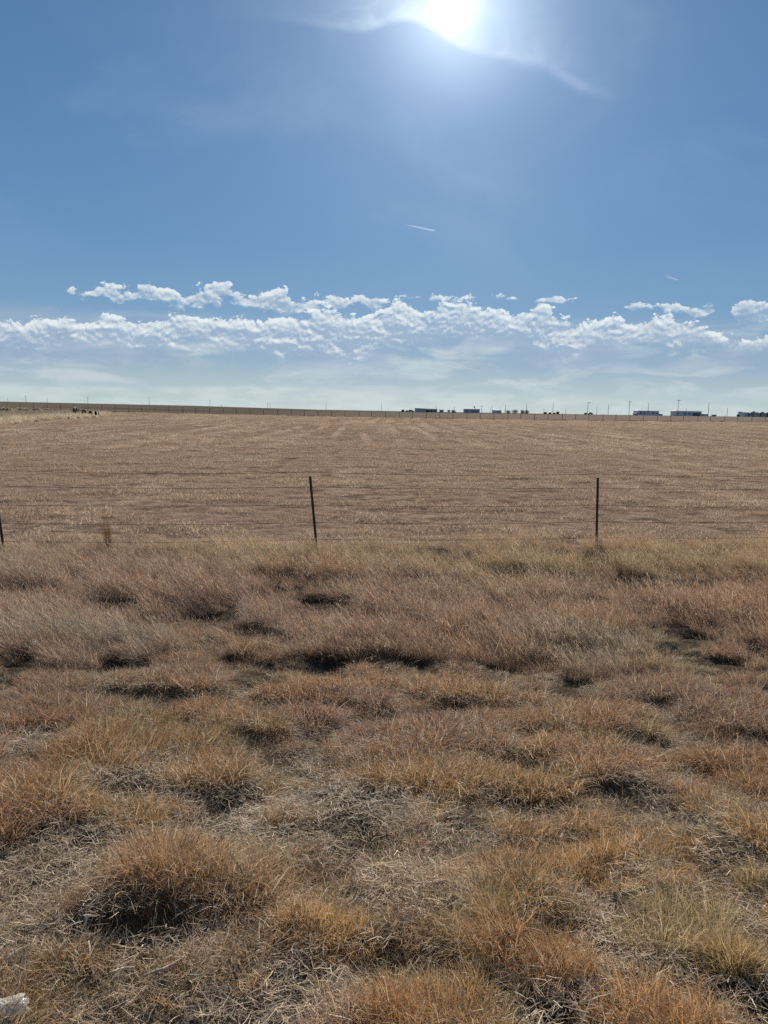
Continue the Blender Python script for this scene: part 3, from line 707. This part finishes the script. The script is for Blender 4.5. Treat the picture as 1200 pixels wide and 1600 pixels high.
for wi, z_ in enumerate(WZ):
    pts = []
    for k_ in range(len(posts) - 1):
        A_, B_ = post_pos(posts[k_], z_), post_pos(posts[k_ + 1], z_)
        for j in range(14):
            s_ = j / 14; q = A_.lerp(B_, s_); q.z -= .03 * (1 + .3 * math.sin(wi * 2 + k_)) * 4 * s_ * (1 - s_); q.y -= .0165; pts.append(q)
    q = post_pos(posts[-1], z_); q.y -= .0165; pts.append(q)
    mb = MB().tube(pts, .0028, 5)
    if wi > 0:
        for k_ in range(len(pts) - 1):          # barbs
            for s_ in (.2, .5, .8):
                q = pts[k_].lerp(pts[k_ + 1], s_); sg = random.Random(k_ * 7 + wi).choice((-1, 1))
                mb.tube([q + Vector((-.006 * sg, 0, -.012)), q + Vector((.006 * sg, 0, .012))], .0013, 3)
    wo_ = mb.build('fence_wire', wire_m); wo_.parent = fence; wo_.matrix_parent_inverse = Matrix.Translation(fence.location).inverted()

# ------------------------------------------------------------------ far fence at the end of the field
wpost = pmat('weathered_wood_post', (.11, .092, .075), .9, 0, 12)
ff = empty('field_fence', (0, 168, h1(0, 168)))
tag(ff, 'long far fence of dark wooden posts crossing the whole end of the field', 'fence')
N_ = 33; pj = random.Random(4); tops = []
for k_ in range(-N_, N_ + 1):
    x_ = k_ * 3.05 + pj.uniform(-.12, .12); z_ = h1(x_, 168); l_ = pj.uniform(-.03, .03)
    hh = 1.45 + pj.uniform(-.08, .10)
    q = MB().tube([(0, 0, -.3), (l_, 0, hh * .6), (l_ * 1.6, 0, hh)], [.058, .052, .048], 7).build('wooden_post', wpost, ff)
    q.location = (x_, 0, z_ - ff.location.z); tops.append((x_, z_))
for zz in (.25, .6, .95, 1.3):
    q = MB().tube([(x_, -.07, z_ + zz - ff.location.z) for x_, z_ in tops], .004, 4).build('fence_wire', wire_m, ff)

# ------------------------------------------------------------------ far settlement on the skyline
DB = 480.0
def sk(px, d=DB):            # ground point at distance d (along the view) under image column px
    v = ray(px, 645.0); k_ = d / v.y; X_ = v.x * k_
    return Vector((X_, d, h1(X_, d)))
PX = DB / F
W_grey = pmat('grey_siding', (.66, .67, .66), .8, 0, 2.5, .12); W_dark = pmat('dark_siding', (.42, .45, .47), .8, 0, 2.5, .15)
W_pale = pmat('pale_siding', (.68, .70, .69), .7, 0, 2.5, .10); W_tan = pmat('tan_siding', (.45, .42, .37), .8, 0, 2.5, .12)
W_green = pmat('greenish_metal', (.42, .48, .46), .6, .1, 2.5, .12)
ROOF = pmat('dark_shingle_roof', (.40, .42, .43), .85, 0, 6, .2); ROOF2 = pmat('grey_metal_roof', (.34, .37, .39), .85, 0., 6, .15)
GLASS = pmat('window_glass', (.12, .14, .16), .12, 0, 2, .2, .6); TRIM = pmat('white_trim', (.62, .63, .62), .6, 0, 10, .06); DOORM = pmat('dark_door', (.12, .12, .13), .6, 0, 10, .1)
def sub(root, name, mat, x0, x1, y0, y1, z0, z1, parent=None):
    return MB().box(x0, x1, y0, y1, z0, z1).build(name, mat, parent or root)
def house(name, px0, px1, wall_h, roof_h, depth, wall, roof, label, cat, wins=(), doors=(), hip=.0, gable_y=False, d=DB, eave=.4, rz=0., trims=(), group=None, chimney=None):
    a, b_ = sk(px0, d), sk(px1, d); L = b_.x - a.x; root = empty(name, ((a.x + b_.x) / 2, d, min(a.z, b_.z) - .15), rz); root.scale = (1, 1, 1.18); tag(root, label, cat, group)
    x0, x1 = -L / 2 + eave, L / 2 - eave; z1 = wall_h
    if gable_y:   # ridge runs towards the viewer: the gable end faces us
        MB().prism([(x0, -.4), (x1, -.4), (x1, z1), ((x0 + x1) / 2, z1 + roof_h * .96), (x0, z1)], 0, depth).build('wall', wall, root)
        r_ = MB(); th_ = .14; xm_ = (x0 + x1) / 2; s_ = roof_h / ((x1 - x0) / 2)
        for sg in (-1, 1):
            xe = xm_ + sg * L / 2; ze = z1 + roof_h - s_ * L / 2
            pr = [(xm_, z1 + roof_h), (xe, ze), (xe, ze + th_), (xm_, z1 + roof_h + th_)]
            if sg < 0: pr = pr[::-1]
            r_.prism(pr, -.35, depth + .35)
        rf = r_.build('roof', roof, root)
    else:
        MB().box(x0, x1, 0, depth, -.4, z1).build('wall', wall, root)
        e = .35; hx = hip * L
        v = [(-L / 2, -e, z1 + .002), (L / 2, -e, z1 + .002), (L / 2, depth + e, z1 + .002), (-L / 2, depth + e, z1 + .002), (-L / 2, -e, z1 + .16), (L / 2, -e, z1 + .16), (L / 2, depth + e, z1 + .16), (-L / 2, depth + e, z1 + .16), (-L / 2 + hx, depth / 2, z1 + roof_h), (L / 2 - hx, depth / 2, z1 + roof_h)]
        mb_ = MB(); mb_.add(v, [(3, 2, 1, 0), (0, 1, 5, 4), (1, 2, 6, 5), (2, 3, 7, 6), (3, 0, 4, 7), (4, 5, 9, 8), (6, 7, 8, 9), (5, 6, 9), (7, 4, 8)])
        rf = mb_.build('roof', roof, root)
    if chimney is not None: MB().box(chimney * L - .3, chimney * L + .3, depth / 2 - .3, depth / 2 + .3, z1 + roof_h * .4, z1 + roof_h + .6).build('chimney', W_tan, rf)
    for fx, w_, zb, zt in wins:
        cx = x0 + fx * (x1 - x0)
        fr = MB().box(cx - w_ / 2 - .08, cx + w_ / 2 + .08, -.05, -.003, zb - .08, zt + .08).build('window', TRIM, root)
        MB().box(cx - w_ / 2, cx + w_ / 2, -.07, -.053, zb, zt).build('pane', GLASS, fr)
    for fx, w_, zt, mt in doors:
        cx = x0 + fx * (x1 - x0)
        dr = MB().box(cx - w_ / 2, cx + w_ / 2, -.06, -.003, -.1, zt).build('door', mt, root)
        MB().box(cx + w_ / 2 - .16, cx + w_ / 2 - .08, -.12, -.062, zt * .45, zt * .45 + .12).build('handle', TRIM, dr)
    return root
# open-sided long building
a, b_ = sk(648), sk(685); L = b_.x - a.x
rt = empty('open_shed', ((a.x + b_.x) / 2, DB, a.z - .2)); tag(rt, 'long low flat roofed building, closed at left and open sided at right', 'building')
MB().box(-L / 2 + .3, -.02 * L, 0, 7, -.4, 2.45).build('wall', W_green, rt)
MB().box(-.02 * L + .003, L / 2 - .3, 6.6, 6.8, -.4, 2.2).build('back_wall', W_dark, rt)
MB().prism([(-L / 2, 2.453), (L / 2 - .6, 2.25), (L / 2 - .6, 2.43), (-L / 2, 2.75)], -.4, 7.4).build('roof', ROOF2, rt)
for fx in (.14, .28, .42): MB().box(fx * L, fx * L + .22, 0, .22, -.4, 2.3).build('support_post', W_dark, rt)
for fx in (.08, .24): MB().box(fx * L, fx * L + 1.6, 2, 4.5, -.3, 1.3).build('stored_load', W_dark, rt)
w_ = MB().box(-.38 * L, -.38 * L + 1.3, -.05, -.003, 1.0, 1.9).build('window', TRIM, rt); MB().box(-.38 * L + .1, -.38 * L + 1.2, -.07, -.053, 1.1, 1.8).build('pane', GLASS, w_)
house('lean_to_shed', 686, 694, 1.35, .65, 3, W_tan, ROOF2, 'small tan shed just right of the long flat roofed building', 'shed', doors=[(.5, .9, 1.25, DOORM)], hip=0)
house('small_trailer', 698.5, 704, 1.45, .25, 2.2, W_pale, ROOF2, 'small pale trailer left of the dark dense shrub', 'trailer', wins=[(.5, .9, .7, 1.2)])
house('house', 725, 750.5, 2.15, 1.05, 8, W_dark, ROOF, 'dark bungalow with a pale porch band, left of the pole row near the middle', 'house', wins=[(.14, 1.0, .8, 1.6), (.62, 1.2, .8, 1.6), (.86, 1.1, .8, 1.6)], doors=[(.38, 1.0, 1.85, TRIM)], hip=.16, chimney=.18)
pb = bpy.data.objects['house']; MB().box(-2.4, 4.2, -1.6, -.36, 1.75, 2.02).build('porch_roof', W_pale, pb)
for q in (-2.2, .9, 4.0): MB().box(q - .07, q + .07, -1.55, -1.41, -.4, 1.747).build('porch_post', TRIM, pb)
house('metal_shed', 770, 784.5, 1.7, .35, 5, W_green, ROOF2, 'low pale green metal shed left of the dark tree clump', 'shed', doors=[(.3, 2.0, 1.5, W_pale)])
hC = house('hip_roofed_house', 996, 1030.5, 2.5, .95, 9, W_grey, ROOF, 'grey hip roofed house right of the tall crossarm pole, left of the wider house', 'house', wins=[(.12, 1.3, .9, 1.9), (.30, 1.0, .9, 1.9), (.72, 1.6, .9, 1.9), (.90, 1.0, .9, 1.9)], doors=[(.5, 1.0, 2.1, TRIM)], hip=.17)
house('garden_shed', 991, 995.8, .95, .35, 3, W_tan, ROOF2, 'tiny low shed touching the left end of the grey hip roofed house', 'shed', doors=[(.5, .7, .8, DOORM)], eave=.15)
house('storage_shed', 1031, 1036, .9, .3, 3, W_dark, ROOF2, 'tiny dark shed at the right end of the grey hip roofed house', 'shed', doors=[(.5, .7, .8, TRIM)], eave=.15)
house('wide_house', 1055, 1097.5, 2.6, .95, 9, W_grey, ROOF, 'widest grey blue house with a dark garage opening, behind the tallest pole', 'house', wins=[(.08, 1.0, .9, 1.9), (.34, 1.4, .9, 1.9), (.52, 1.4, .9, 1.9)], doors=[(.19, 1.1, 2.2, TRIM), (.80, 5.0, 1.9, DOORM)], hip=.10)
house('long_low_shed', 1098, 1107, 1.15, .3, 4, W_dark, ROOF2, 'low dark shed joining the right end of the widest house', 'shed', doors=[(.5, 1.6, 1.0, W_grey)], eave=.2)
hE = house('pale_house', 1161.5, 1177.5, 2.35, .55, 8, W_pale, ROOF, 'small pale walled house with dark gabled porch near the right edge', 'house', wins=[(.22, 1.0, .8, 1.7), (.85, .9, .8, 1.7)], doors=[(.55, 1.0, 2.0, DOORM)])
MB().prism([(-.2, 2.2), (4.6, 2.2), (2.2, 3.35)], -2.0, -.37).build('porch_gable', ROOF, hE)
for q in (-.05, 4.3): MB().box(q, q + .25, -1.9, -1.6, -.4, 2.197).build('porch_post', W_dark, hE)
hF = house('gabled_house', 1178.5, 1212, 2.4, .8, 8, W_grey, ROOF, 'grey house with two dark porch gables cut by the right edge', 'house', wins=[(.10, 1.0, .8, 1.7), (.50, 1.0, .8, 1.7), (.75, 1.4, .8, 1.7)], doors=[(.30, 1.0, 2.0, DOORM), (.62, 1.0, 2.0, DOORM)])
for q in (-4.6, -.6):
    MB().prism([(q, 2.2), (q + 3.6, 2.2), (q + 1.8, 3.15)], -2.0, -.37).build('porch_gable', ROOF, hF)
    for s_ in (.1, 3.25): MB().box(q + s_, q + s_ + .25, -1.9, -1.6, -.4, 2.197).build('porch_post', W_dark, hF)

# parked car left of the long building
def car(px0, px1, mat, label, name='parked_car'):
    a, b_ = sk(px0, 470), sk(px1, 470); L = b_.x - a.x
    root = empty(name, ((a.x + b_.x) / 2, 470, a.z)); tag(root, label, 'car')
    k_ = L / 4.4
    prof = [(-2.2, .35), (2.2, .35), (2.2, .75), (1.9, .92), (1.2, .98), (.6, 1.45), (-1.2, 1.48), (-1.95, 1.0), (-2.2, .95)]
    MB().prism([(x_ * k_, z_) for x_, z_ in prof], -.85, .85).build('body', mat, root)
    MB().prism([(x_ * k_, z_) for x_, z_ in [(-1.6, 1.02), (1.0, 1.02), (.5, 1.38), (-1.15, 1.40)]], -.87, -.853).build('side_window', GLASS, root)
    for sx_ in (-1.35, 1.35):
        for sy_ in (-1, 1):
            c_ = MB().tube([(sx_ * k_, sy_ * .70, .34), (sx_ * k_, sy_ * .90, .34)], .33, 14).build('wheel', DOORM, root)
            MB().tube([(sx_ * k_, sy_ * .902, .34), (sx_ * k_, sy_ * .915, .34)], .18, 10).build('rim', TRIM, c_)
    MB().box(2.2 * k_ + .002, 2.2 * k_ + .03, -.7, -.4, .6, .75).build('headlight', TRIM, root)
    MB().box(2.2 * k_ + .002, 2.2 * k_ + .03, .4, .7, .6, .75).build('headlight', TRIM, root)
    return root
car(637.5, 647, pmat('dark_car_paint', (.06, .07, .08), .3, .3, 5, .1, .5), 'dark parked car at the left end of the long flat roofed building')
car(918.5, 926.5, pmat('grey_car_paint', (.10, .11, .12), .3, .3, 5, .1, .5), 'dark parked car at the foot of the pole with a crossarm')

# shrubs and small trees: leaf clumps round a few limbs
LEAF = grass_mat('scrub_leaves', (.11, .13, .10), .3, pale=(.14, .15, .09), palecut=.9)
LEAF2 = grass_mat('grey_scrub_leaves', (.34, .31, .25), .3, pale=(.2, .19, .14), palecut=.9)
BARK = pmat('bark', (.10, .08, .06), .9)
def shrub(px0, px1, hgt, label, seed, d=DB, mat=LEAF, name='shrub', cat='shrub', group='scattered shrubs on the skyline'):
    a, b_ = sk(px0, d), sk(px1, d); L = (b_.x - a.x)
    root = empty(name, ((a.x + b_.x) / 2, d, (a.z + b_.z) / 2)); tag(root, label, cat, group)
    rg = np.random.default_rng(seed); mb_ = MB()
    nb = 5; cen = []
    for k_ in range(nb):
        cx = rg.uniform(-.32, .32) * L; cy = rg.uniform(-.3, .3) * L; cz = hgt * rg.uniform(.30, .52)
        mb_.tube([(cx * .15, cy * .15, -.2), (cx * .5, cy * .5, cz * .5), (cx, cy, cz)], [.09, .06, .025], 5)
        cen.append((cx, cy, cz, rg.uniform(.26, .38) * L, rg.uniform(.45, .60) * hgt))
    mb_.build('trunk', BARK, root)
    n = int(620 * max(1, L / 4)); ci_ = rg.integers(0, nb, n); C_ = np.array(cen)[ci_]
    dv = rg.normal(0, 1, (n, 3)); dv /= np.linalg.norm(dv, axis=1)[:, None]; rad = rg.random(n) ** .45
    P_ = np.stack([C_[:, 0] + dv[:, 0] * C_[:, 3] * rad, C_[:, 1] + dv[:, 1] * C_[:, 3] * rad, np.maximum(C_[:, 2] + dv[:, 2] * C_[:, 4] * rad, .05)], 1)
    v_, q_, rr = blades(rg, P_, rg.uniform(.18, .4, n), rg.random(n) * 6.28, rg.uniform(0, 2.2, n), rg.normal(0, .5, n), rg.uniform(.14, .28, n), 2, .4)
    link('crown', mesh_np('crown', v_, q_, mat, {'rnd': rr}), root)
    return root
SH = [(626, 632, 1.5, 'low dark shrub, leftmost on the middle skyline'), (633, 637, 1.0, 'tiny shrub between the leftmost shrub and the parked car'),
      (705, 712.5, 2.0, 'dense dark shrub right of the small pale trailer'),
      (849, 856, 1.3, 'low shrub at the foot of the pole right of the tree clump'), (857, 861.5, 1.0, 'tiny shrub just left of the tall thin pole right of the tree clump'),
      (863, 867.5, 1.0, 'tiny shrub at the foot of the tall thin pole right of the tree clump'), (868.5, 874.5, 1.8, 'squarish dark shrub right of the tall thin pole'),
      (913, 917.5, 1.3, 'small dark shrub left of the pole with a crossarm'), (1112, 1120, 1.1, 'flat low shrub right of the low dark shed'), (1151, 1156.5, 1.4, 'round dark shrub left of the small pale house')]
for i, (a_, b2, hh, lab) in enumerate(SH): shrub(a_, b2, hh, lab, 500 + i)
for i, (a_, b2, hh, lab) in enumerate([(789, 800, 2.5, 'leftmost tree of the low dark clump right of the green shed'), (798, 811, 2.8, 'second tree from the left in the low dark clump'), (809, 820, 2.5, 'third tree from the left in the low dark clump'), (817, 829.5, 2.8, 'rightmost tree of the low dark clump, behind a pole')]):
    shrub(a_, b2, hh, lab, 540 + i, name='low_tree', cat='tree', group='trees of the low dark clump')
for i, (a_, b2, hh, dd, lab) in enumerate([(0, 22, 1.2, 118, 'grey brown bush at the left edge behind the pale grass'), (26, 44, 1.0, 122, 'grey brown bush second from the left edge behind the pale grass'), (48, 64, 1.0, 126, 'grey brown bush third from the left edge behind the pale grass'), (70, 86, .9, 130, 'small grey brown bush at the right end of the row behind the pale grass'), (112, 124, 1.3, 118, 'thin bare looking bush just left of the largest black lump')]):
    shrub(a_, b2, hh, lab, 560 + i, d=dd, mat=LEAF2, name='bush', cat='bush', group='bushes behind the pale grass')

# unidentified black and white lumps in the pale grass, far left
LUMP = pmat('black_lump', (.012, .012, .013), .8, 0, 5, .3); LW = pmat('white_lump', (.55, .54, .5), .8, 0, 6, .2)
def lump(px0, px1, hgt, label, seed, d=112, mat=LUMP, name='mound', cat='mound'):
    a, b_ = sk(px0, d), sk(px1, d); L = b_.x - a.x; V = []; nu, nv = 18, 10
    for j in range(nv + 1):
        for i in range(nu):
            th_, ph = i / nu * 6.2832, j / nv * math.pi
            q = .8 + .35 * float(fbm(np.array([3 + math.cos(th_) * math.sin(ph) * 1.6 + seed]), np.array([5 + math.sin(th_) * math.sin(ph) * 1.6 + math.cos(ph)]), 150, 3)[0])
            V.append((L / 2 * q * math.sin(ph) * math.cos(th_), L / 2.4 * q * math.sin(ph) * math.sin(th_), hgt * (.35 + .65 * q * math.cos(ph)) if math.cos(ph) > 0 else hgt * .35 + .5 * hgt * math.cos(ph)))
    mb_ = MB(); mb_.add(V, [(j * nu + i, (j + 1) * nu + i, (j + 1) * nu + (i + 1) % nu, j * nu + (i + 1) % nu) for j in range(nv) for i in range(nu)])
    ob = mb_.build(name, mat, smooth=True); ob.location = ((a.x + b_.x) / 2, d, (a.z + b_.z) / 2 + .45)
    tag(ob, label, cat)
lump(126.5, 135.5, .75, 'largest rounded black boulder lying behind the pale grass at far left', 1)
lump(137.5, 144.5, .58, 'middle sloping black boulder right of the largest one', 2)
lump(147.5, 151.5, .55, 'smallest black boulder beside the white rock', 3)
lump(152.5, 155.5, .5, 'small white rock at the right end of the black mounds', 4, mat=LW, name='white_chunk', cat='chunk')

# ------------------------------------------------------------------ utility poles along the skyline
POLE = pmat('utility_pole_wood', (.10, .095, .09), .9, 0, 3, .15); INS = pmat('grey_insulator', (.3, .3, .3), .5)
def pole(px, topy, d, label, arm=True, armw=1.2, side=0., rad=.15):
    v = ray(px, topy); k_ = d / v.y; X_ = v.x * k_; zt = CZ + v.z * k_; zb = h1(X_, d)
    hh = max(2.5, zt - zb)
    root = empty('utility_pole', (X_, d, zb)); tag(root, label, 'utility pole', 'utility poles along the skyline')
    MB().tube([(0, 0, -.5), (0, 0, hh * .5), (0, 0, hh)], [rad * 1.15, rad, rad * .75], 8).build('pole', POLE, root)
    if arm:
        a_ = MB().box(-armw + side, armw + side, -rad - .1, -rad + .01, hh - .75, hh - .6).build('crossarm', POLE, root)
        for q in (-armw + side + .1, side - .4, side + .4, armw + side - .1): MB().tube([(q, -rad - .05, hh - .598), (q, -rad - .05, hh - .4)], .05, 6).build('insulator', INS, a_)
    return root
POLES = [
 (12, 621.5, 900, 'faint thin pole nearest the left edge of the photo', 0), (40, 618, 800, 'pole second from the left edge, taller than its neighbours', 1),
 (74, 621.5, 900, 'faint thin pole third from the left edge', 0), (137, 620.5, 700, 'crossarm pole above the black mounds at far left', 1),
 (233, 621, 800, 'pole alone on the left skyline, fifth from the left edge', 1), (328, 624.5, 800, 'pole sixth from the left edge, left of a short one', 1),
 (346, 632.5, 900, 'short pole just right of the sixth pole from the left edge', 0), (418, 628, 900, 'left pole of the close pair on the left skyline', 0),
 (422, 628, 860, 'right pole of the close pair on the left skyline', 0), (509.5, 628, 800, 'pole above and right of the left fence post', 0),
 (596, 629.5, 800, 'pole at the middle of the skyline, left of all buildings', 0), (681.5, 634, 700, 'thin pole above the right end of the long flat roofed building', 0), (710, 635, 700, 'thin pole above the dense dark shrub', 0),
 (740, 633.5, 700, 'thin pole rising above the roof of the dark bungalow', 0), (753, 633.5, 560, 'pole right beside the right end of the dark bungalow', 1),
 (766, 636, 800, 'shorter thin pole of the close pair left of the green shed', 0), (769, 633.5, 560, 'taller pole of the close pair left of the green shed', 0),
 (781.5, 636, 800, 'thin pole behind the pale green shed', 0), (790, 632.5, 560, 'pole at the left end of the low dark tree clump', 0),
 (823, 631, 540, 'pole standing behind the right end of the low dark tree clump', 0), (850, 637, 800, 'short faint pole right of the tree clump', 0),
 (864.5, 630, 500, 'tall thin pole right of the tree clump', 0), (884, 638, 700, 'short pole midway between the tall thin one and the crossarm one', 0),
 (919, 627.5, 480, 'pole with an arm reaching to the right, middle right skyline', 2), (933, 634, 800, 'faint thin pole right of the pole whose arm reaches right', 0),
 (951, 632, 480, 'plain pole midway between the one-armed pole and the grey houses', 0), (984, 626, 440, 'tall crossarm pole left of the grey hip roofed house', 1),
 (1013.5, 630, 470, 'pole in front of the grey hip roofed house', 0), (1060.5, 624, 430, 'tallest pole, in front of the widest house', 1),
 (1072.5, 639, 470, 'very short pole in front of the widest house', 0), (1108, 629, 440, 'pole at the right end of the low dark shed', 0), (1137, 637, 470, 'short pole alone between the two groups of houses on the right', 0)]
for px, ty, d_, lab, arm in POLES:
    pole(px, ty, d_, lab, arm > 0, 1.1 if arm == 1 else .7, .8 if arm == 2 else 0., .13 if d_ < 600 else .15)

# ------------------------------------------------------------------ render settings
SC.view_settings.view_transform = 'Standard'; SC.view_settings.look = 'None'; SC.view_settings.exposure = EXPO; SC.view_settings.gamma = 1
SC.cycles.use_denoising = False
SC.cycles.max_bounces = 5; SC.cycles.diffuse_bounces = 3; SC.cycles.transmission_bounces = 3; SC.cycles.caustics_reflective = False; SC.cycles.caustics_refractive = False
SC.cycles.sample_clamp_indirect = 6
